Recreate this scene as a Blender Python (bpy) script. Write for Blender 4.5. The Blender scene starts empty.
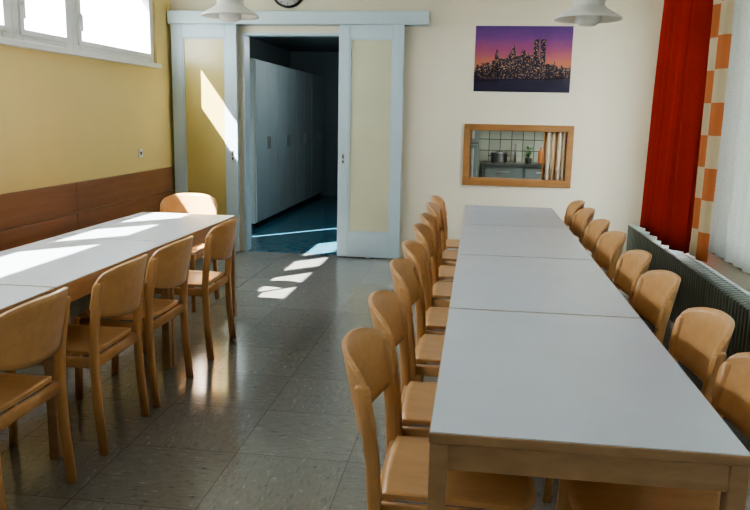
import bpy, bmesh, math, random
from mathutils import Vector, Matrix
random.seed(4)
scene = bpy.context.scene
COL = scene.collection
try:
    scene.view_settings.view_transform = 'AgX'
    scene.view_settings.look = 'AgX - Medium High Contrast'
except Exception as e:
    print('look', e)

# ------------------------------------------------------------------ materials
def new_mat(name):
    m = bpy.data.materials.new(name); m.use_nodes = True
    nt = m.node_tree
    return m, nt, nt.nodes['Principled BSDF']

def N(nt, t, **kw):
    n = nt.nodes.new(t)
    for k, v in kw.items(): setattr(n, k, v)
    return n

def coords(nt, scale=(1,1,1), kind='Object'):
    tc = N(nt, 'ShaderNodeTexCoord'); mp = N(nt, 'ShaderNodeMapping')
    mp.inputs['Scale'].default_value = scale
    nt.links.new(tc.outputs[kind], mp.inputs['Vector'])
    return mp.outputs['Vector']

def ramp(nt, fac, stops):
    r = N(nt, 'ShaderNodeValToRGB'); e = r.color_ramp.elements
    e[0].position, e[0].color = stops[0][0], (*stops[0][1], 1)
    e[1].position, e[1].color = stops[-1][0], (*stops[-1][1], 1)
    for p, c in stops[1:-1]:
        x = e.new(p); x.color = (*c, 1)
    nt.links.new(fac, r.inputs['Fac'])
    return r.outputs['Color']

def bump(nt, b, fac, strength=0.1, dist=0.01):
    bp = N(nt, 'ShaderNodeBump'); bp.inputs['Strength'].default_value = strength
    bp.inputs['Distance'].default_value = dist
    nt.links.new(fac, bp.inputs['Height']); nt.links.new(bp.outputs['Normal'], b.inputs['Normal'])

def plain(name, c, rough=0.5, var=0.08, scale=3.0, metallic=0, bmp=0.0, bscale=120, spec=0.5):
    m, nt, b = new_mat(name)
    v = coords(nt)
    n = N(nt, 'ShaderNodeTexNoise'); n.inputs['Scale'].default_value = scale; n.inputs['Detail'].default_value = 4
    nt.links.new(v, n.inputs['Vector'])
    lo = tuple(x*(1-var) for x in c); hi = tuple(min(1, x*(1+var)) for x in c)
    nt.links.new(ramp(nt, n.outputs['Fac'], [(0.3, lo), (0.7, hi)]), b.inputs['Base Color'])
    b.inputs['Roughness'].default_value = rough; b.inputs['Metallic'].default_value = metallic
    b.inputs['Specular IOR Level'].default_value = spec
    if bmp:
        n2 = N(nt, 'ShaderNodeTexNoise'); n2.inputs['Scale'].default_value = bscale
        nt.links.new(v, n2.inputs['Vector']); bump(nt, b, n2.outputs['Fac'], bmp, 0.004)
    return m

def wood(name, dark, light, scale=(30, 30, 3), rough=0.4):
    m, nt, b = new_mat(name)
    v = coords(nt, scale)
    n = N(nt, 'ShaderNodeTexNoise'); n.inputs['Scale'].default_value = 1.2
    n.inputs['Detail'].default_value = 6; n.inputs['Distortion'].default_value = 0.6
    nt.links.new(v, n.inputs['Vector'])
    nt.links.new(ramp(nt, n.outputs['Fac'], [(0.25, dark), (0.75, light)]), b.inputs['Base Color'])
    b.inputs['Roughness'].default_value = rough
    bump(nt, b, n.outputs['Fac'], 0.05, 0.002)
    return m

M = {}
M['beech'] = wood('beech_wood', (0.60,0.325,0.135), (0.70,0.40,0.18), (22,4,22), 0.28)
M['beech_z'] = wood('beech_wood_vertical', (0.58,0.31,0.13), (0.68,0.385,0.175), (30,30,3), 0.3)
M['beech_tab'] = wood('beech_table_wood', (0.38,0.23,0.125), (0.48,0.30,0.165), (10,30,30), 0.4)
M['panel'] = wood('walnut_panel', (0.25,0.105,0.045), (0.36,0.165,0.075), (20,1.2,14), 0.4)
M['frame_wood'] = wood('frame_wood', (0.30,0.14,0.045), (0.40,0.20,0.075), (3,20,20), 0.4)
M['laminate'] = plain('white_laminate', (0.64,0.685,0.78), 0.26, 0.02, 6, bmp=0.03, bscale=300)
M['wall_cream'] = plain('cream_wall_paint', (0.76,0.70,0.56), 0.75, 0.03, 1.5, bmp=0.12)
M['wall_yellow'] = plain('yellow_wall_paint', (0.80,0.62,0.27), 0.7, 0.03, 1.5, bmp=0.12)
M['white'] = plain('white_paint', (0.75,0.76,0.76), 0.4, 0.02)
M['ceiling'] = plain('ceiling_paint', (0.86,0.85,0.81), 0.8, 0.02)
M['door'] = plain('pale_blue_door_paint', (0.48,0.59,0.65), 0.35, 0.02, 4)
M['doorglass_l'] = plain('yellow_obscured_glass', (0.58,0.47,0.19), 0.2, 0.06, 2)
M['doorglass_r'] = plain('cream_obscured_glass', (0.58,0.58,0.42), 0.12, 0.05, 2)
M['metal'] = plain('brushed_metal', (0.55,0.55,0.55), 0.3, 0.03, 5, 1.0)
M['black'] = plain('black_plastic', (0.02,0.02,0.02), 0.35)
M['dark'] = plain('dark_recess', (0.03,0.03,0.03), 0.5)
M['radiator'] = plain('radiator_enamel', (0.12,0.14,0.115), 0.45, 0.08, 6)
M['cabinet'] = plain('cabinet_grey_blue', (0.42,0.48,0.48), 0.4, 0.04, 2)
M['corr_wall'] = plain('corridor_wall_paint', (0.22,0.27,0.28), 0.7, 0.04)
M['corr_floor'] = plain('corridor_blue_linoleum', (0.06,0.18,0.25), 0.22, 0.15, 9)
M['lamp_white'] = plain('lamp_enamel', (0.74,0.72,0.66), 0.3, 0.02)
M['kitchen_grey'] = plain('kitchen_grey', (0.16,0.19,0.19), 0.4, 0.05)
M['steel_dark'] = plain('dark_steel', (0.10,0.11,0.11), 0.3, 0.1, 5, 0.6)
M['green'] = plain('leaf_green', (0.06,0.25,0.05), 0.5, 0.3, 12)
M['orange'] = plain('orange_plastic', (0.6,0.2,0.04), 0.4)
M['pot'] = plain('grey_plant_pot', (0.2,0.2,0.18), 0.5)
M['ground'] = plain('ground_paving', (0.20,0.21,0.18), 0.9, 0.2, 0.4)
M['accordion'] = plain('accordion_shutter', (0.70,0.60,0.44), 0.5, 0.05)
M['sillwood'] = wood('window_rail_wood', (0.16,0.07,0.035), (0.24,0.11,0.055), (20,2,20), 0.4)

# floor : marbled vinyl tiles
def floor_mat():
    m, nt, b = new_mat('marbled_vinyl_tiles')
    v = coords(nt)
    br = N(nt, 'ShaderNodeTexBrick'); br.offset = 0.0; br.squash = 1.0
    br.inputs['Scale'].default_value = 1.0
    br.inputs['Brick Width'].default_value = 0.5; br.inputs['Row Height'].default_value = 0.5
    br.inputs['Mortar Size'].default_value = 0.0022; br.inputs['Mortar Smooth'].default_value = 0.2
    br.inputs['Color1'].default_value = (1,1,1,1); br.inputs['Color2'].default_value = (0.88,0.88,0.88,1)
    br.inputs['Mortar'].default_value = (0.50,0.48,0.46,1)
    nt.links.new(v, br.inputs['Vector'])
    outs = []
    for sc in ((16, 50, 1), (50, 16, 1)):
        n = N(nt, 'ShaderNodeTexNoise'); n.inputs['Scale'].default_value = 1.0
        n.inputs['Detail'].default_value = 8; n.inputs['Roughness'].default_value = 0.82; n.inputs['Distortion'].default_value = 0.3
        nt.links.new(coords(nt, sc), n.inputs['Vector']); outs.append(n.outputs['Fac'])
    ch = N(nt, 'ShaderNodeTexChecker'); ch.inputs['Scale'].default_value = 2.0
    mp = coords(nt); ad = N(nt, 'ShaderNodeVectorMath', operation='ADD'); ad.inputs[1].default_value = (0,0,0.1)
    nt.links.new(mp, ad.inputs[0]); nt.links.new(ad.outputs[0], ch.inputs['Vector'])
    mx = N(nt, 'ShaderNodeMix'); mx.data_type = 'FLOAT'
    nt.links.new(ch.outputs['Fac'], mx.inputs[0]); nt.links.new(outs[0], mx.inputs[2]); nt.links.new(outs[1], mx.inputs[3])
    col = ramp(nt, mx.outputs[0], [(0.35,(0.09,0.09,0.084)),(0.42,(0.25,0.25,0.24)),(0.59,(0.29,0.29,0.28)),(0.65,(0.52,0.52,0.50))])
    mul = N(nt, 'ShaderNodeMix'); mul.data_type = 'RGBA'; mul.blend_type = 'MULTIPLY'; mul.inputs[0].default_value = 1
    nt.links.new(col, mul.inputs[6]); nt.links.new(br.outputs['Color'], mul.inputs[7])
    nt.links.new(mul.outputs[2], b.inputs['Base Color'])
    big = N(nt, 'ShaderNodeTexNoise'); big.inputs['Scale'].default_value = 2.5; big.inputs['Detail'].default_value = 5
    nt.links.new(v, big.inputs['Vector'])
    rr = ramp(nt, big.outputs['Fac'], [(0.3,(0.13,)*3),(0.7,(0.22,)*3)])
    nt.links.new(rr, b.inputs['Roughness'])
    b.inputs['Specular IOR Level'].default_value = 0.85
    n3 = N(nt, 'ShaderNodeTexNoise'); n3.inputs['Scale'].default_value = 9; n3.inputs['Detail'].default_value = 2
    nt.links.new(v, n3.inputs['Vector'])
    bump(nt, b, n3.outputs['Fac'], 0.12, 0.004)
    return m
M['floor'] = floor_mat()

def tile_mat():
    m, nt, b = new_mat('white_kitchen_tiles')
    tc = N(nt, 'ShaderNodeTexCoord'); sx = N(nt, 'ShaderNodeSeparateXYZ'); cx = N(nt, 'ShaderNodeCombineXYZ')
    nt.links.new(tc.outputs['Object'], sx.inputs[0]); nt.links.new(sx.outputs[0], cx.inputs[0]); nt.links.new(sx.outputs[2], cx.inputs[1])
    br = N(nt, 'ShaderNodeTexBrick'); br.offset = 0.0; br.inputs['Scale'].default_value = 1
    br.inputs['Brick Width'].default_value = 0.15; br.inputs['Row Height'].default_value = 0.15
    br.inputs['Mortar Size'].default_value = 0.006
    br.inputs['Color1'].default_value = (0.66,0.70,0.60,1); br.inputs['Color2'].default_value = (0.54,0.59,0.49,1)
    br.inputs['Mortar'].default_value = (0.18,0.21,0.17,1)
    nt.links.new(cx.outputs[0], br.inputs['Vector']); nt.links.new(br.outputs['Color'], b.inputs['Base Color'])
    b.inputs['Roughness'].default_value = 0.2
    return m
M['tiles'] = tile_mat()

def cloth(name, c, trans=0.3, check=None, transparent=0.0):
    m, nt, b = new_mat(name)
    nt.nodes.remove(b)
    out = nt.nodes['Material Output']
    d = N(nt, 'ShaderNodeBsdfDiffuse'); t = N(nt, 'ShaderNodeBsdfTranslucent'); mx = N(nt, 'ShaderNodeMixShader')
    mx.inputs[0].default_value = trans
    v = coords(nt)
    if check:
        tc = N(nt, 'ShaderNodeTexCoord'); sp = N(nt, 'ShaderNodeSeparateXYZ'); cb = N(nt, 'ShaderNodeCombineXYZ')
        nt.links.new(tc.outputs['Object'], sp.inputs[0]); nt.links.new(sp.outputs[1], cb.inputs[0]); nt.links.new(sp.outputs[2], cb.inputs[1])
        cb.inputs[2].default_value = 0.05
        ch = N(nt, 'ShaderNodeTexChecker'); ch.inputs['Scale'].default_value = 5.0
        ch.inputs['Color1'].default_value = (*c, 1); ch.inputs['Color2'].default_value = (*check, 1)
        nt.links.new(cb.outputs[0], ch.inputs['Vector']); src = ch.outputs['Color']
    else:
        n = N(nt, 'ShaderNodeTexNoise'); n.inputs['Scale'].default_value = 90
        nt.links.new(v, n.inputs['Vector'])
        src = ramp(nt, n.outputs['Fac'], [(0.3, tuple(x*0.85 for x in c)), (0.7, c)])
    nt.links.new(src, d.inputs['Color']); nt.links.new(src, t.inputs['Color'])
    nt.links.new(d.outputs[0], mx.inputs[1]); nt.links.new(t.outputs[0], mx.inputs[2])
    last = mx.outputs[0]
    if transparent:
        tr = N(nt, 'ShaderNodeBsdfTransparent'); m2 = N(nt, 'ShaderNodeMixShader'); m2.inputs[0].default_value = transparent
        nt.links.new(last, m2.inputs[1]); nt.links.new(tr.outputs[0], m2.inputs[2]); last = m2.outputs[0]
    nt.links.new(last, out.inputs['Surface'])
    return m
M['red'] = cloth('red_curtain_cloth', (0.42,0.036,0.022), 0.12)
M['check'] = cloth('checked_curtain_cloth', (0.56,0.19,0.075), 0.14, (0.62,0.50,0.32))
M['sheer'] = cloth('sheer_voile', (0.55,0.56,0.52), 0.32, None, 0.06)

def pane_mat():
    m, nt, b = new_mat('window_pane_glass'); nt.nodes.remove(b)
    out = nt.nodes['Material Output']
    tr = N(nt, 'ShaderNodeBsdfTransparent'); g = N(nt, 'ShaderNodeBsdfGlossy'); g.inputs['Roughness'].default_value = 0.02
    tr.inputs['Color'].default_value = (0.95,0.97,0.96,1)
    mx = N(nt, 'ShaderNodeMixShader'); mx.inputs[0].default_value = 0.05
    nt.links.new(tr.outputs[0], mx.inputs[1]); nt.links.new(g.outputs[0], mx.inputs[2]); nt.links.new(mx.outputs[0], out.inputs['Surface'])
    return m
M['pane'] = pane_mat()

def sky_poster():
    m, nt, b = new_mat('poster_sky_print')
    tc = N(nt, 'ShaderNodeTexCoord'); sp = N(nt, 'ShaderNodeSeparateXYZ'); nt.links.new(tc.outputs['Generated'], sp.inputs[0])
    n = N(nt, 'ShaderNodeTexNoise'); n.inputs['Scale'].default_value = 4; nt.links.new(coords(nt, (1,1,4)), n.inputs['Vector'])
    ma = N(nt, 'ShaderNodeMath', operation='MULTIPLY_ADD'); ma.inputs[1].default_value = 0.16; ma.inputs[2].default_value = -0.08
    nt.links.new(n.outputs['Fac'], ma.inputs[0])
    ad = N(nt, 'ShaderNodeMath', operation='ADD'); nt.links.new(sp.outputs[2], ad.inputs[0]); nt.links.new(ma.outputs[0], ad.inputs[1])
    c = ramp(nt, ad.outputs[0], [(0.0,(0.012,0.012,0.03)),(0.20,(0.03,0.02,0.06)),(0.27,(0.50,0.22,0.07)),(0.45,(0.50,0.16,0.10)),(0.62,(0.34,0.08,0.17)),(0.82,(0.17,0.05,0.22)),(1.0,(0.085,0.04,0.19))])
    nt.links.new(c, b.inputs['Base Color']); b.inputs['Roughness'].default_value = 0.35
    return m
M['poster'] = sky_poster()
def city_mat():
    m, nt, b = new_mat('poster_building_print')
    v = coords(nt, (150, 1, 120)); f = N(nt, 'ShaderNodeVectorMath', operation='FLOOR'); nt.links.new(v, f.inputs[0])
    w = N(nt, 'ShaderNodeTexWhiteNoise'); nt.links.new(f.outputs[0], w.inputs['Vector'])
    c = ramp(nt, w.outputs['Value'], [(0.50,(0.014,0.012,0.035)),(0.80,(0.06,0.04,0.06)),(1.0,(0.65,0.40,0.2))])
    nt.links.new(c, b.inputs['Base Color']); b.inputs['Roughness'].default_value = 0.35
    return m
M['city'] = city_mat()
M['bridge'] = plain('poster_bridge_print', (0.012,0.010,0.02), 0.35)

# ------------------------------------------------------------------ mesh builder
class MB:
    def __init__(s, name, mats):
        s.bm = bmesh.new(); s.name = name; s.mats = mats
    def box(s, x0, x1, y0, y1, z0, z1, mi=0, bev=0.0):
        r = bmesh.ops.create_cube(s.bm, size=1)
        vs = r['verts']
        for v in vs:
            v.co = Vector(((x0+x1)/2 + v.co.x*(x1-x0), (y0+y1)/2 + v.co.y*(y1-y0), (z0+z1)/2 + v.co.z*(z1-z0)))
        fs = set(f for v in vs for f in v.link_faces)
        for f in fs: f.material_index = mi
        if bev > 0:
            es = list(set(e for v in vs for e in v.link_edges))
            rb = bmesh.ops.bevel(s.bm, geom=es, offset=bev, segments=2, affect='EDGES', profile=0.5)
            for f in rb['faces']: f.material_index = mi
        return s
    def sweep(s, path, ra, rb, axis='z', n=12, p=3.0, mi=0, dome=True):
        pts = [Vector(q) for q in path]
        scl = [1.0]*len(pts)
        if dome:
            d1 = (pts[-1]-pts[-2]).normalized()
            r = min(ra, rb)
            pts = pts + [pts[-1]+d1*r*0.35, pts[-1]+d1*r*0.5]
            scl = [1.0]*(len(pts)-2) + [0.8, 0.45]
        rings = []
        for q, k in zip(pts, scl):
            ring = []
            for i in range(n):
                a = 2*math.pi*(i+0.5)/n; c, sn = math.cos(a), math.sin(a)
                A = ra*k*math.copysign(abs(c)**(2/p), c); B = rb*k*math.copysign(abs(sn)**(2/p), sn)
                if axis == 'z': o = Vector((A, B, 0))
                elif axis == 'x': o = Vector((0, A, B))
                else: o = Vector((A, 0, B))
                ring.append(s.bm.verts.new(q+o))
            rings.append(ring)
        for r0, r1 in zip(rings, rings[1:]):
            for i in range(n):
                f = s.bm.faces.new((r0[i], r0[(i+1)%n], r1[(i+1)%n], r1[i])); f.material_index = mi; f.smooth = True
        f = s.bm.faces.new(rings[0][::-1]); f.material_index = mi
        f = s.bm.faces.new(rings[-1]); f.material_index = mi
        return s
    def shell(s, P, nu, nv, th, mi=0, flip=1):
        def nrm(u, v):
            e = 1e-3
            a = P(min(1,u+e), v)-P(max(0,u-e), v); b = P(u, min(1,v+e))-P(u, max(0,v-e))
            return a.cross(b).normalized()*flip
        F = [[None]*(nv+1) for _ in range(nu+1)]; B = [[None]*(nv+1) for _ in range(nu+1)]
        for i in range(nu+1):
            for j in range(nv+1):
                u, v = i/nu, j/nv; p = P(u, v); nn = nrm(u, v)
                F[i][j] = s.bm.verts.new(p+nn*th/2); B[i][j] = s.bm.verts.new(p-nn*th/2)
        def q(a,b,c,d,sm=True):
            f = s.bm.faces.new((a,b,c,d)); f.material_index = mi; f.smooth = sm
        for i in range(nu):
            for j in range(nv):
                q(F[i][j],F[i+1][j],F[i+1][j+1],F[i][j+1]); q(B[i][j],B[i][j+1],B[i+1][j+1],B[i+1][j])
        for i in range(nu):
            q(F[i][0],B[i][0],B[i+1][0],F[i+1][0],False); q(F[i][nv],F[i+1][nv],B[i+1][nv],B[i][nv],False)
        for j in range(nv):
            q(F[0][j],F[0][j+1],B[0][j+1],B[0][j],False); q(F[nu][j],B[nu][j],B[nu][j+1],F[nu][j+1],False)
        return s
    def lathe(s, prof, cx, cy, n=40, mi=0, cz=0, axis='z'):
        rings = []
        for r, z in prof:
            ring = []
            for i in range(n):
                a = 2*math.pi*i/n
                if axis == 'z': co = (cx+r*math.cos(a), cy+r*math.sin(a), cz+z)
                else: co = (cx+r*math.cos(a), cy+z, cz+r*math.sin(a))
                ring.append(s.bm.verts.new(co))
            rings.append(ring)
        for r0, r1 in zip(rings, rings[1:]):
            for i in range(n):
                f = s.bm.faces.new((r0[i], r0[(i+1)%n], r1[(i+1)%n], r1[i])); f.material_index = mi; f.smooth = True
        s.bm.faces.new(rings[0][::-1]).material_index = mi; s.bm.faces.new(rings[-1]).material_index = mi
        return s
    def mesh(s):
        bmesh.ops.recalc_face_normals(s.bm, faces=s.bm.faces[:])
        me = bpy.data.meshes.new(s.name); s.bm.to_mesh(me); s.bm.free()
        for m in s.mats: me.materials.append(M[m])
        return me
    def done(s, parent=None):
        o = bpy.data.objects.new(s.name, s.mesh()); COL.objects.link(o)
        if parent: o.parent = parent
        return o

# ------------------------------------------------------------------ dimensions
D = 7.8; XL = -3.24; XR = 1.72; YB = -1.6; ZC = 3.0

MB('floor', ['floor']).box(XL-.15, XR+.15, YB-.15, D+.0, -0.12, 0).done()
MB('ceiling', ['ceiling']).box(XL-.15, XR+.15, YB-.15, D+.15, ZC, ZC+.12).done()
MB('wall_rear', ['wall_cream']).box(XL-.15, XR+.15, YB-.15, YB, 0, ZC).done()
dx0, dx1, dz = -2.47, -1.42, 2.30
hx0, hx1, hz0, hz1 = -0.09, 0.89, 0.855, 1.37
w = MB('wall_back', ['wall_cream'])
w.box(XL-.15, dx0, D, D+.15, 0, ZC).box(dx0, dx1, D, D+.15, dz, ZC).box(dx1, hx0, D, D+.15, 0, ZC)
w.box(hx0, hx1, D, D+.15, 0, hz0).box(hx0, hx1, D, D+.15, hz1, ZC).box(hx1, XR+.15, D, D+.15, 0, ZC).done()
WZ0, WZ1 = 1.94, 2.62
w = MB('wall_left', ['wall_yellow'])
w.box(XL-.15, XL, YB, D, 0, WZ0).box(XL-.15, XL, YB, D, WZ1, ZC).box(XL-.15, XL, 7.42, D, WZ0, WZ1).box(XL-.15, XL, YB, 0.5, WZ0, WZ1).done()
spans = [(5.87,7.42),(5.07,5.87),(3.45,5.07),(2.65,3.45),(1.3,2.65),(0.5,1.3)]
for i,(a,b) in enumerate(spans):
    fw = 0.12
    w = MB('window_%d' % (i+1), ['white','pane'])
    x0, x1 = XL-0.10, XL-0.03
    w.box(x0,x1,a,a+fw,WZ0,WZ1,0,.006).box(x0,x1,b-fw,b,WZ0,WZ1,0,.006)
    w.box(x0,x1,a+fw,b-fw,WZ0,WZ0+.10,0,.006).box(x0,x1,a+fw,b-fw,WZ1-.07,WZ1,0,.006)
    w.box(x1,x1+.015,a+fw-.045,a+fw,WZ0+.06,WZ1-.04).box(x1,x1+.015,b-fw,b-fw+.045,WZ0+.06,WZ1-.04).box(x1,x1+.015,a+fw,b-fw,WZ0+.06,WZ0+.10)
    w.box((x0+x1)/2-.003,(x0+x1)/2+.003,a+fw,b-fw,WZ0+.10,WZ1-.07,1)
    w.box(x1+.015,x1+.03,a+fw-.035,a+fw-.012,WZ0+.26,WZ0+.31).box(x1+.03,x1+.042,a+fw-.032,a+fw-.015,WZ0+.17,WZ0+.30,0,.003)
    w.done()
MB('trim_1', ['white']).box(XL, XL+.05, 0.5, 7.42, WZ0-.035, WZ0+.01, 0, .006).done()

RZ0, RZ1, RY0, RY1 = 0.60, 2.75, -1.0, 6.75
w = MB('wall_right', ['wall_cream'])
w.box(XR, XR+.15, YB, D, 0, RZ0).box(XR, XR+.15, YB, D, RZ1, ZC).box(XR, XR+.15, RY1, D, RZ0, RZ1).box(XR, XR+.15, YB, RY0, RZ0, RZ1).done()
n = 5; L = (RY1-RY0)/n
for i in range(n):
    a, b = RY0+i*L, RY0+(i+1)*L
    w = MB('window_%d' % (7+i), ['white','pane','sillwood'])
    x0, x1 = XR+.03, XR+.09
    w.box(x0,x1,a,a+.07,RZ0,RZ1).box(x0,x1,b-.07,b,RZ0,RZ1).box(x0,x1,a+.07,b-.07,RZ0,RZ0+.09,2).box(x0,x1,a+.07,b-.07,RZ1-.07,RZ1)
    w.box(XR+.057,XR+.063,a+.07,b-.07,RZ0+.09,RZ1-.07,1); w.done()
MB('trim_2', ['sillwood']).box(XR-.05, XR+.03, RY0, RY1, RZ0-.03, RZ0+.012, 0, .005).done()
MB('baseboard_back', ['frame_wood']).box(-.70, XR, D-.015, D, 0, .07, 0, .003).done()

# ------------------------------------------------------------------ sliding doors
MB('trim_3', ['door']).box(-3.22, -0.53, D-.15, D, 2.37, 2.50, 0, .006).done()
def door(name, x0, x1, glass, st, handle_x):
    w = MB(name, ['door', glass, 'metal', 'dark'])
    y0, y1 = D-.115, D-.07
    w.box(x0,x0+st,y0,y1,.012,2.38,0,.004).box(x1-st,x1,y0,y1,.012,2.38,0,.004)
    w.box(x0+st,x1-st,y0,y1,.012,.27,0,.004).box(x0+st,x1-st,y0,y1,2.24,2.38,0,.004)
    w.box(x0+st,x1-st,y0+.018,y1-.012,.27,2.24,1)
    for a,b,c,d in ((x0+st,x0+st+.015,.27,2.24),(x1-st-.015,x1-st,.27,2.24),(x0+st+.015,x1-st-.015,.27,.285),(x0+st+.015,x1-st-.015,2.225,2.24)):
        w.box(a,b,y0+.006,y0+.018,c,d)
    w.box(handle_x-.014,handle_x+.014,y0-.004,y0,.98,1.10,2,.002).box(handle_x-.007,handle_x+.007,y0-.006,y0-.004,1.04,1.08,3)
    w.box(handle_x-.007,handle_x+.007,y0-.006,y0-.004,.995,1.02,3)
    w.box((x0+x1)/2-.02,(x0+x1)/2+.02,y0+.01,y1-.01,0,.014,2)
    return w.done()
door('door_1', -3.20, -2.50, 'doorglass_l', .12, -2.555)
door('door_2', -1.43, -0.77, 'doorglass_r', .11, -1.375)
w = MB('trim_4', ['door'])
w.box(dx0,dx0+.025,D-.01,D+.16,0,dz).box(dx1-.025,dx1,D-.01,D+.16,0,dz).box(dx0+.025,dx1-.025,D-.01,D+.16,dz-.025,dz).done()

# ------------------------------------------------------------------ corridor
cx0, cx1, cy1 = -3.45, -1.2, 13.7
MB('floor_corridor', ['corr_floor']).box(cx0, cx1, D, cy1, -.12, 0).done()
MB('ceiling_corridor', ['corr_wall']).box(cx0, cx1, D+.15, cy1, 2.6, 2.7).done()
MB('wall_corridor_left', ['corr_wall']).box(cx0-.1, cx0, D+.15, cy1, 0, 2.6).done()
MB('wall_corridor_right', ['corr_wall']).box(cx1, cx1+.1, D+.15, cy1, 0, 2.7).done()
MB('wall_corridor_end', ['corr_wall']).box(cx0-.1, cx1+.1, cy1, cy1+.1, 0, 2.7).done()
for k in range(4):
    y0 = 9.3 + k*1.08
    w = MB('corridor_cabinet', ['cabinet','metal','dark'])
    w.box(cx0+.01, -2.80, y0, y0+1.07, .08, 2.15, 0, .004).box(cx0+.04, -2.84, y0+.01, y0+1.06, 0, .08, 2)
    for j in range(2):
        a = y0+.012+j*.525
        w.box(-2.80, -2.78, a, a+.52, .10, 2.13, 0, .003)
        hy = a+.47 if j == 0 else a+.05
        w.box(-2.78, -2.755, hy-.01, hy+.01, 1.02, 1.18, 1, .003)
    w.done()
w = MB('added_corridor_fixture', ['lamp_white'])  # unseen ceiling fixture, added along with the corridor fill
w.lathe([(.001,0),(.13,0),(.13,-.03),(.10,-.07),(.05,-.09),(.001,-.092)], -2.75, 9.0, 32, 0, 2.6); w.done()
cl = bpy.data.lights.new('corridor_fill_light','POINT'); cl.energy = 30; cl.shadow_soft_size = .12; cl.color = (.92,.96,1)  # added fill that brightens the corridor, placed apart from the fixture
clo = bpy.data.objects.new('corridor_fill_light', cl); clo.location = (-1.5, 9.6, 2.3); COL.objects.link(clo)

# ------------------------------------------------------------------ kitchen behind the hatch
kx0, kx1, ky1 = -1.1, 2.2, 10.4
MB('floor_kitchen', ['corr_floor']).box(kx0, kx1, D+.0, ky1, -.12, 0).done()
MB('ceiling_kitchen', ['ceiling']).box(kx0, kx1, D+.15, ky1, 2.6, 2.7).done()
MB('wall_kitchen_left', ['wall_cream']).box(kx0, kx0+.05, D+.15, ky1, 0, 2.6).done()
MB('wall_kitchen_right', ['wall_cream']).box(kx1, kx1+.1, D+.15, ky1, 0, 2.7).done()
MB('wall_kitchen_back', ['tiles']).box(kx0, kx1+.1, ky1, ky1+.1, 0, 2.7).done()
w = MB('kitchen_counter', ['kitchen_grey','steel_dark','metal','white'])
w.box(0.07, 2.1, 9.8, 10.38, .08, .87).box(0.1, 2.05, 9.86, 10.38, 0, .08, 1).box(0.06, 2.12, 9.76, 10.39, .87, .91, 1, .006)
for j in range(4):
    w.box(.10+j*.5, .57+j*.5, 9.78, 9.80, .12, .66, 0, .004).box(.10+j*.5, .57+j*.5, 9.78, 9.80, .68, .85, 0, .004)
    w.box(.25+j*.5, .42+j*.5, 9.762, 9.78, .80, .815, 2)
w.done()
w = MB('kitchen_tap', ['metal'])
w.sweep([(.50,10.28,.91),(.50,10.28,1.14)], .014, .014, 'z', 10, 2)
w.sweep([(.50,10.28,1.14),(.50,10.2,1.16),(.50,10.1,1.13)], .011, .011, 'y', 10, 2)
w.box(.45,.55,10.27,10.29,.98,1.0); w.done()
w = MB('wall_cupboard', ['kitchen_grey','metal'])
w.box(0.04, 2.1, 10.05, 10.39, 1.34, 2.1, 0, .004)
for j in range(4): w.box(.04+j*.52,.54+j*.52,10.03,10.05,1.36,2.08,0,.004).box(.48+j*.52,.50+j*.52,10.01,10.03,1.42,1.55,1)
w.done()
w = MB('refrigerator', ['kitchen_grey','metal','white'])
w.box(-.62, .02, 9.72, 10.38, .04, 1.9, 0, .01).box(-.60, .0, 9.69, 9.72, .06, 1.15, 0, .008).box(-.60,.0,9.69,9.72,1.17,1.88,0,.008)
w.box(-.08,-.05,9.66,9.69,.7,1.1,1,.004).box(-.08,-.05,9.66,9.69,1.22,1.5,1,.004).box(-.58,-.02,9.75,10.3,0,.04,1); w.done()
w = MB('dish_soap_bottle', ['orange','white'])
w.lathe([(.001,0),(.033,0),(.035,.02),(.034,.13),(.018,.17),(.012,.18),(.012,.21),(.001,.212)], .82, 10.1, 16, 0, .91); w.done()
w = MB('potted_herb', ['pot','green'])
hx = .66
w.lathe([(.001,0),(.035,0),(.045,.07),(.048,.07),(.042,.065),(.001,.06)], hx, 10.0, 20, 0, .91)
for k in range(40):
    a = random.uniform(0,6.28); r = random.uniform(.0,.06); z = random.uniform(1.0,1.13)
    c = Vector((hx+r*math.cos(a), 10.0+r*math.sin(a), z)); t = Vector((math.cos(a),math.sin(a),.5)).normalized()*.03; sd = Vector((-math.sin(a),math.cos(a),0))*.014
    vs = [w.bm.verts.new(c-t),w.bm.verts.new(c+sd),w.bm.verts.new(c+t),w.bm.verts.new(c-sd)]
    w.bm.faces.new(vs).material_index = 1
    if k < 12: w.sweep([(hx,10.0,.96),tuple(c)], .002,.002,'z',5,2,1,False)
w.done()
w = MB('cooking_pot', ['metal','black'])
w.lathe([(.001,0),(.10,0),(.105,.01),(.105,.12),(.11,.125),(.10,.13),(.02,.145),(.015,.165),(.001,.168)], .28, 10.1, 28, 0, .91)
w.box(.14,.18,10.08,10.12,.99,1.005,1).box(.38,.42,10.08,10.12,.99,1.005,1); w.done()
kitchen_fill = bpy.data.lights.new('kitchen_fill_light','POINT'); kitchen_fill.energy = 26; kitchen_fill.shadow_soft_size = .15; kitchen_fill.color = (1,.98,.92)  # added fill so the kitchen is lit, no visible source
lo = bpy.data.objects.new('kitchen_fill_light', kitchen_fill); lo.location = (.7, 9.1, 2.35); COL.objects.link(lo)

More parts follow.
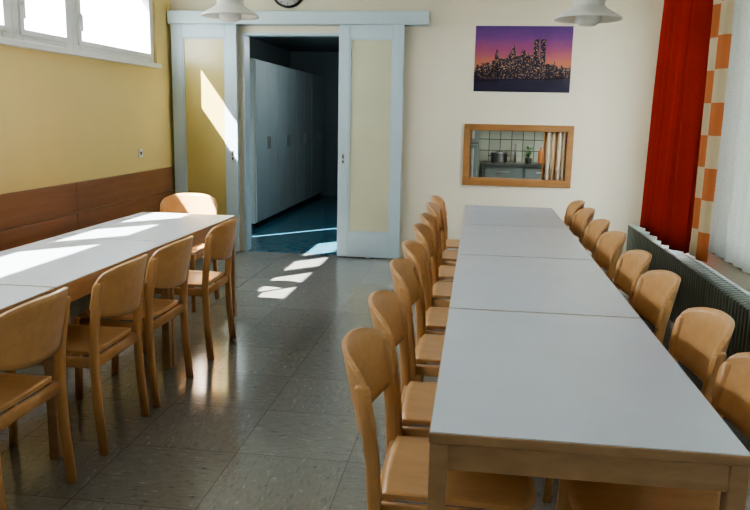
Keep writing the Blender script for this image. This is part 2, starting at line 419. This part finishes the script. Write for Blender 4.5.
w = MB('serving_hatch_frame', ['frame_wood'])
fx0, fx1, fz0, fz1 = -.145, .945, .80, 1.42
for a,b,c,d in ((fx0,fx1,fz1-.058,fz1),(fx0,fx1,fz0,fz0+.06),(fx0,fx0+.06,fz0+.06,fz1-.058),(fx1-.06,fx1,fz0+.06,fz1-.058)):
    w.box(a,b,D-.022,D,c,d,0,.003)
for a,b,c,d in ((hx0,hx0+.015,hz0,hz1),(hx1-.015,hx1,hz0,hz1),(hx0+.015,hx1-.015,hz1-.015,hz1),(hx0+.015,hx1-.015,hz0,hz0+.015)):
    w.box(a,b,D,D+.15,c,d,0)
w.done()
w = MB('accordion_shutter', ['accordion','frame_wood'])
for k in range(8):
    x = .655+k*.0265
    def P(u,v,x=x,k=k): return Vector((x+u*.0265, D+.02+(.045*u if k%2==0 else .045*(1-u)), hz0+.017+v*(hz1-hz0-.034)))
    w.shell(P, 1, 1, .006, 0 if k % 4 else 1)
w.done()

# ------------------------------------------------------------------ poster
px0, px1, pz0, pz1 = -.07, .875, 1.742, 2.378
em = bpy.data.objects.new('city_skyline_poster', None); COL.objects.link(em)
em.location = (px0, D, pz0)
def child(w):
    o = w.mesh(); ob = bpy.data.objects.new(w.name, o); COL.objects.link(ob); ob.parent = em; return ob
w = MB('sheet', ['poster']); w.box(0, px1-px0, -.006, -.001, 0, pz1-pz0); child(w)
w = MB('printed_skyline', ['city'])
W = px1-px0; H = pz1-pz0; base = .13
x = .0
while x < W-.01:
    bw = random.uniform(.016,.036); t = x/W
    hh = .09+.19*math.exp(-((t-.45)/.28)**2)*random.uniform(.5,1.0)+random.uniform(0,.03)
    x2 = min(W, x+bw)
    w.box(x, x2, -.0075, -.006, base, base+hh)
    if random.random() < .35: w.box((x+x2)/2-.004,(x+x2)/2+.004,-.0075,-.006, base+hh, base+hh+.025)
    x = x2
for tx in (.575,.640): w.box(tx,tx+.050,-.0085,-.006,base,base+.38)
w.box(.662,.665,-.0085,-.006,base+.38,base+.44)
w.box(.36,.40,-.0085,-.006,base,base+.29).box(.37,.39,-.0085,-.006,base+.29,base+.32).box(.378,.382,-.0085,-.006,base+.32,base+.35)
w.box(.20,.235,-.0085,-.006,base,base+.24).box(.21,.225,-.0085,-.006,base+.24,base+.28)
w.box(.47,.505,-.0085,-.006,base,base+.25).box(.48,.495,-.0085,-.006,base+.25,base+.275)
child(w)
w = MB('printed_bridge', ['bridge'])
for k in range(41):
    t = k/40; xx = t*W
    w.box(xx-.013 if k else 0, min(W,xx+.013), -.0095,-.006, .098+.035*t, .108+.035*t)
def cable(xa, za, xb, zb, sag):
    for k in range(24):
        t = k/24; t2 = (k+1)/24
        xa_ = xa+(xb-xa)*t; z_ = za+(zb-za)*t - sag*4*t*(1-t)
        w.box(xa_, xa+(xb-xa)*t2+.001, -.0095,-.006, z_, z_+.005)
        w.box(xa_, xa_+.0015, -.0095,-.006, .10, max(z_,.101))
cable(.0,.20,.22,.26,.04); cable(.22,.26,.72,.25,.13); cable(.72,.25,W-.02,.16,.03)
for tx in (.22,.72): w.box(tx-.014,tx-.006,-.0097,-.006,.04,.27).box(tx+.006,tx+.014,-.0097,-.006,.04,.27).box(tx-.014,tx+.014,-.0097,-.006,.255,.275)
child(w)

# ------------------------------------------------------------------ clock
w = MB('wall_clock', ['black','white','black'])
ccx, ccz = -1.98, 2.72
w.lathe([(.001,0),(.175,0),(.178,-.02),(.172,-.035),(.158,-.038),(.155,-.022),(.001,-.022)], ccx, D, 48, 0, ccz, 'y')
w.lathe([(.001,-.0225),(.154,-.0225),(.154,-.0235),(.001,-.0235)], ccx, D, 48, 1, ccz, 'y')
for k in range(12):
    a = k*math.pi/6; r0, r1 = .125, .148
    c0 = Vector((ccx+r0*math.sin(a), D-.0255, ccz+r0*math.cos(a))); c1 = Vector((ccx+r1*math.sin(a), D-.0255, ccz+r1*math.cos(a)))
    w.sweep([c0,c1] , .003, .003, 'x' if abs(math.sin(a))>.7 else 'z', 6, 2, 2, False)
w.sweep([(ccx,D-.027,ccz),(ccx+.05,D-.027,ccz-.07)], .005,.002,'z',6,2,2,False)
w.sweep([(ccx,D-.029,ccz),(ccx-.03,D-.029,ccz+.11)], .004,.002,'z',6,2,2,False)
w.done()

# ------------------------------------------------------------------ pendant lamps
def pendant(x, y, z):
    w = MB('pendant_lamp', ['lamp_white','black'])
    w.lathe([(.001,.19),(.03,.185),(.04,.15),(.085,.13),(.10,.10),(.095,.07),(.11,.05),(.20,-.005),(.207,-.02),(.19,-.016),(.10,.02),(.08,.02),(.078,-.03),(.05,-.055),(.001,-.06)], x, y, 48, 0, z)
    w.lathe([(.003,0),(.003,ZC-.05-z-.18)], x, y, 8, 1, z+.18)
    w.lathe([(.001,0),(.05,0),(.045,-.03),(.02,-.06),(.001,-.06)], x, y, 24, 0, ZC)
    return w.done()
pendant(-1.83, 5.5, 2.19); pendant(.645, 5.0, 2.115)

w = MB('wall_socket', ['white','dark'])
w.box(XL, XL+.012, 6.91, 6.99, 1.04, 1.12, 0, .003)
w.box(XL+.012, XL+.014, 6.935, 6.965, 1.065, 1.095, 1); w.done()
w = MB('wall_socket', ['white','dark'])
w.box(-.56, -.48, D-.012, D, .42, .50, 0, .003)
w.box(-.535, -.505, D-.014, D-.012, .445, .475, 1); w.done()

# ------------------------------------------------------------------ tables
def table(x0, x1, y0, y1):
    W2, L2 = (x1-x0)/2, (y1-y0)/2
    w = MB('dining_table', ['laminate','beech_tab','beech_z'])
    w.box(-W2+.003,W2-.003,-L2+.004,L2-.004,.744,.75,0)
    w.box(-W2,W2,-L2,L2,.722,.7475,1,.003)
    lg = .044
    for sx in (-1,1):
        for sy in (-1,1):
            cx, cy = sx*(W2-lg/2-.002), sy*(L2-lg/2-.002)
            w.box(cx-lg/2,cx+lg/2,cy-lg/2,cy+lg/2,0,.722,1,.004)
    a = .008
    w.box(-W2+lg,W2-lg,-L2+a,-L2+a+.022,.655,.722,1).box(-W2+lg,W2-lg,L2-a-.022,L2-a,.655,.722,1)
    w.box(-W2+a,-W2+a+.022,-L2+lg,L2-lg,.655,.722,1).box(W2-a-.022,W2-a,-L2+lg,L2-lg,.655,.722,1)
    o = w.done(); o.location = ((x0+x1)/2,(y0+y1)/2,0); return o
TL = 1.188
for k in range(4): table(-.085,.64,1.665+k*TL,1.665+(k+1)*TL-.008)
for k in range(3): table(-2.43,-1.72,5.22-(k+1)*TL+.008,5.22-k*TL)

# ------------------------------------------------------------------ chairs
def chair_mesh():
    w = MB('dining_chair', ['beech','beech_z'])
    for sx in (-1,1):
        w.sweep([(sx*.218,-.235,0),(sx*.218,-.215,.22),(sx*.218,-.208,.42),(sx*.218,-.215,.55),(sx*.219,-.232,.68),(sx*.220,-.248,.765)], .015,.020,'z',14,3.2,1)
        w.sweep([(sx*.192,.205,0),(sx*.192,.195,.25),(sx*.192,.19,.437)], .016,.018,'z',14,3.2,1,False)
        w.sweep([(sx*.200,-.20,.408),(sx*.193,.19,.408)], .010,.024,'y',12,4,0,False)
    w.sweep([(-.21,-.205,.408),(.21,-.205,.408)], .011,.024,'x',12,4,0,False)
    w.sweep([(-.19,.185,.408),(.19,.185,.408)], .011,.022,'x',12,4,0,False)
    def S(u,v):
        a = 2*u-1
        x = .205*a*(1-.05*(1-v))
        if v > .93: x *= 1-.5*(v-.93)
        if v > .85: x *= 1 - .10*((v-.85)/.15)**3
        y0 = -.20+.012*abs(a)**4; y1 = .235-.035*abs(a)**4
        y = y0+(y1-y0)*v
        z = .447-.010*(1-a*a)*math.sin(math.pi*min(1,v*1.1))-.024*max(0,(v-.8)/.2)**2
        return Vector((x,y,z))
    w.shell(S, 16, 18, .014, 0)
    def B(u,v):
        a = 2*u-1
        zt = .838-.050*abs(a)**3.2; zb = .590+.045*abs(a)**2.6
        if abs(a) > .86:
            k = (abs(a)-.86)/.14; zt -= .035*k*k; zb += .025*k*k
        z = zb+(zt-zb)*v
        x = .236*a
        y = -.188-.085*(1-abs(a)**2.2)-(z-.55)*.20
        return Vector((x,y,z))
    w.shell(B, 30, 10, .013, 0)
    return w.mesh()
CM = chair_mesh()
def chair(x, y, rot):
    o = bpy.data.objects.new('dining_chair', CM); COL.objects.link(o)
    o.location = (x,y,0); o.rotation_euler = (0,0,math.radians(rot)); return o
jit = [0,1.2,-1,.8,-.6,1.1,-.8,.5]
for k,y in enumerate([2.10,2.625,3.285,3.82,4.47,5.01,5.66,6.19]): chair(-.03, y, -90+jit[k])
for k,y in enumerate([2.07,2.61,3.285,3.82,4.47,5.02,5.66,6.20]): chair(.535, y, 90-jit[-k]*.8)
for k,y in enumerate([2.41,3.10,3.67,4.44]): chair(-1.80, y, 90+jit[k])
chair(-2.26, 5.46, 180)

# ------------------------------------------------------------------ bench along left wall
w = MB('wall_bench', ['panel','beech_tab'])
for k in range(4):
    a = 7.66-(k+1)*1.95; b = 7.66-k*1.95-.006
    w.box(XL, XL+.028, a, b, .66, .90, 0, .004).box(XL, XL+.024, a, b, .30, .652, 0, .004)
    w.box(XL+.024, XL+.45, a, b, .41, .45, 0, .008)
    w.box(XL+.05, XL+.08, a+.05, a+.09, 0, .41).box(XL+.38, XL+.42, a+.05, a+.09, 0, .41).box(XL+.38, XL+.42, b-.09, b-.05, 0, .41).box(XL+.05,XL+.08,b-.09,b-.05,0,.41)
    w.box(XL+.385, XL+.41, a+.09, b-.09, .33, .41)
w.done()

# ------------------------------------------------------------------ radiator
w = MB('radiator', ['radiator','white'])
y = 3.0
rx0, rx1 = 1.38, 1.53
while y < 6.98:
    w.box(rx0, rx0+.045, y, y+.040, .12, .56, 0, .010).box(rx1-.045, rx1, y, y+.040, .12, .56, 0, .010)
    w.box(rx0+.02, rx1-.02, y+.006, y+.034, .48, .555, 0, .006).box(rx0+.02, rx1-.02, y+.010, y+.030, .14, .48, 0)
    y += .052
w.sweep([(1.455,3.0,.17),(1.455,6.98,.17)], .02,.02,'y',12,2).sweep([(1.455,3.0,.51),(1.455,6.98,.51)], .02,.02,'y',12,2)
for yy in (3.3,5.0,6.6): w.box(1.44,1.47,yy,yy+.02,0,.15)
for yy in (3.6,6.3): w.box(1.5,XR-.001,yy,yy+.02,.45,.47)
w.done()

# ------------------------------------------------------------------ curtains
MB('curtain_rail', ['white']).box(1.36,1.62,-1.2,7.0,2.90,2.93,0,.004).box(1.47,1.5,-1.0,-.97,2.93,3.0).box(1.47,1.5,3,3.03,2.93,3.0).box(1.47,1.5,6.8,6.83,2.93,3.0).done()
def curtain(name, mat, x, ya, yb, z0, z1, amp, folds, ph=0, flare=0.0, shift=0.0):
    w = MB(name, [mat])
    nu = max(12, int(folds*14))
    def P(u,v):
        t = u; k = 1-v
        yy = ya+(yb-ya)*t + flare*k*(t-.5) + shift*k
        a = amp*(.75+.25*math.sin(3*v+5*t))
        xx = x + a*math.sin(2*math.pi*folds*t+ph+.5*math.sin(2.5*v+4*t)) + .25*a*math.sin(2*math.pi*folds*2.3*t+ph)
        return Vector((xx,yy,z0+(z1-z0)*v))
    w.shell(P, nu, 16, .003)
    return w.done()
curtain('red_curtain','red',1.40,5.19,6.16,.61,2.90,.052,6.0,0,.32,.17)
curtain('checked_curtain','check',1.43,4.84,5.17,.62,2.90,.022,2,1)
curtain('checked_curtain','check',1.515,6.16,6.46,.62,2.90,.012,2,1)
curtain('sheer_curtain','sheer',1.575,-1.1,5.6,.63,2.90,.026,40,1)

MB('ground', ['ground']).box(-60,60,-60,60,-.8,-.5).done()

# ------------------------------------------------------------------ light
wd = bpy.data.worlds.new('daylight_world'); scene.world = wd; wd.use_nodes = True
nt = wd.node_tree; bg = nt.nodes['Background']
bg.inputs['Color'].default_value = (0.86,0.93,1.0,1); bg.inputs['Strength'].default_value = 20
s = bpy.data.lights.new('sun','SUN'); s.energy = 62; s.angle = math.radians(.6); s.color = (1,.96,.91)
so = bpy.data.objects.new('sun', s); COL.objects.link(so); so.location = (-8,-6,12)
so.rotation_euler = Vector((1,1.1,-1.4)).to_track_quat('-Z','Y').to_euler()

# ------------------------------------------------------------------ camera
psi, th, rho = math.radians(7.57), math.radians(10.51), math.radians(1.15)
f = Vector((-math.sin(psi)*math.cos(th), math.cos(psi)*math.cos(th), -math.sin(th)))
r = Vector((math.cos(psi), math.sin(psi), 0)); u = r.cross(f)
r2 = r*math.cos(rho)+u*math.sin(rho); u2 = u*math.cos(rho)-r*math.sin(rho)
cam = bpy.data.cameras.new('camera'); cam.sensor_width = 36; cam.lens = 36
co = bpy.data.objects.new('camera', cam); COL.objects.link(co)
m = Matrix((( r2.x,u2.x,-f.x,0),(r2.y,u2.y,-f.y,0),(r2.z,u2.z,-f.z,1.48),(0,0,0,1)))
co.matrix_world = m
scene.camera = co
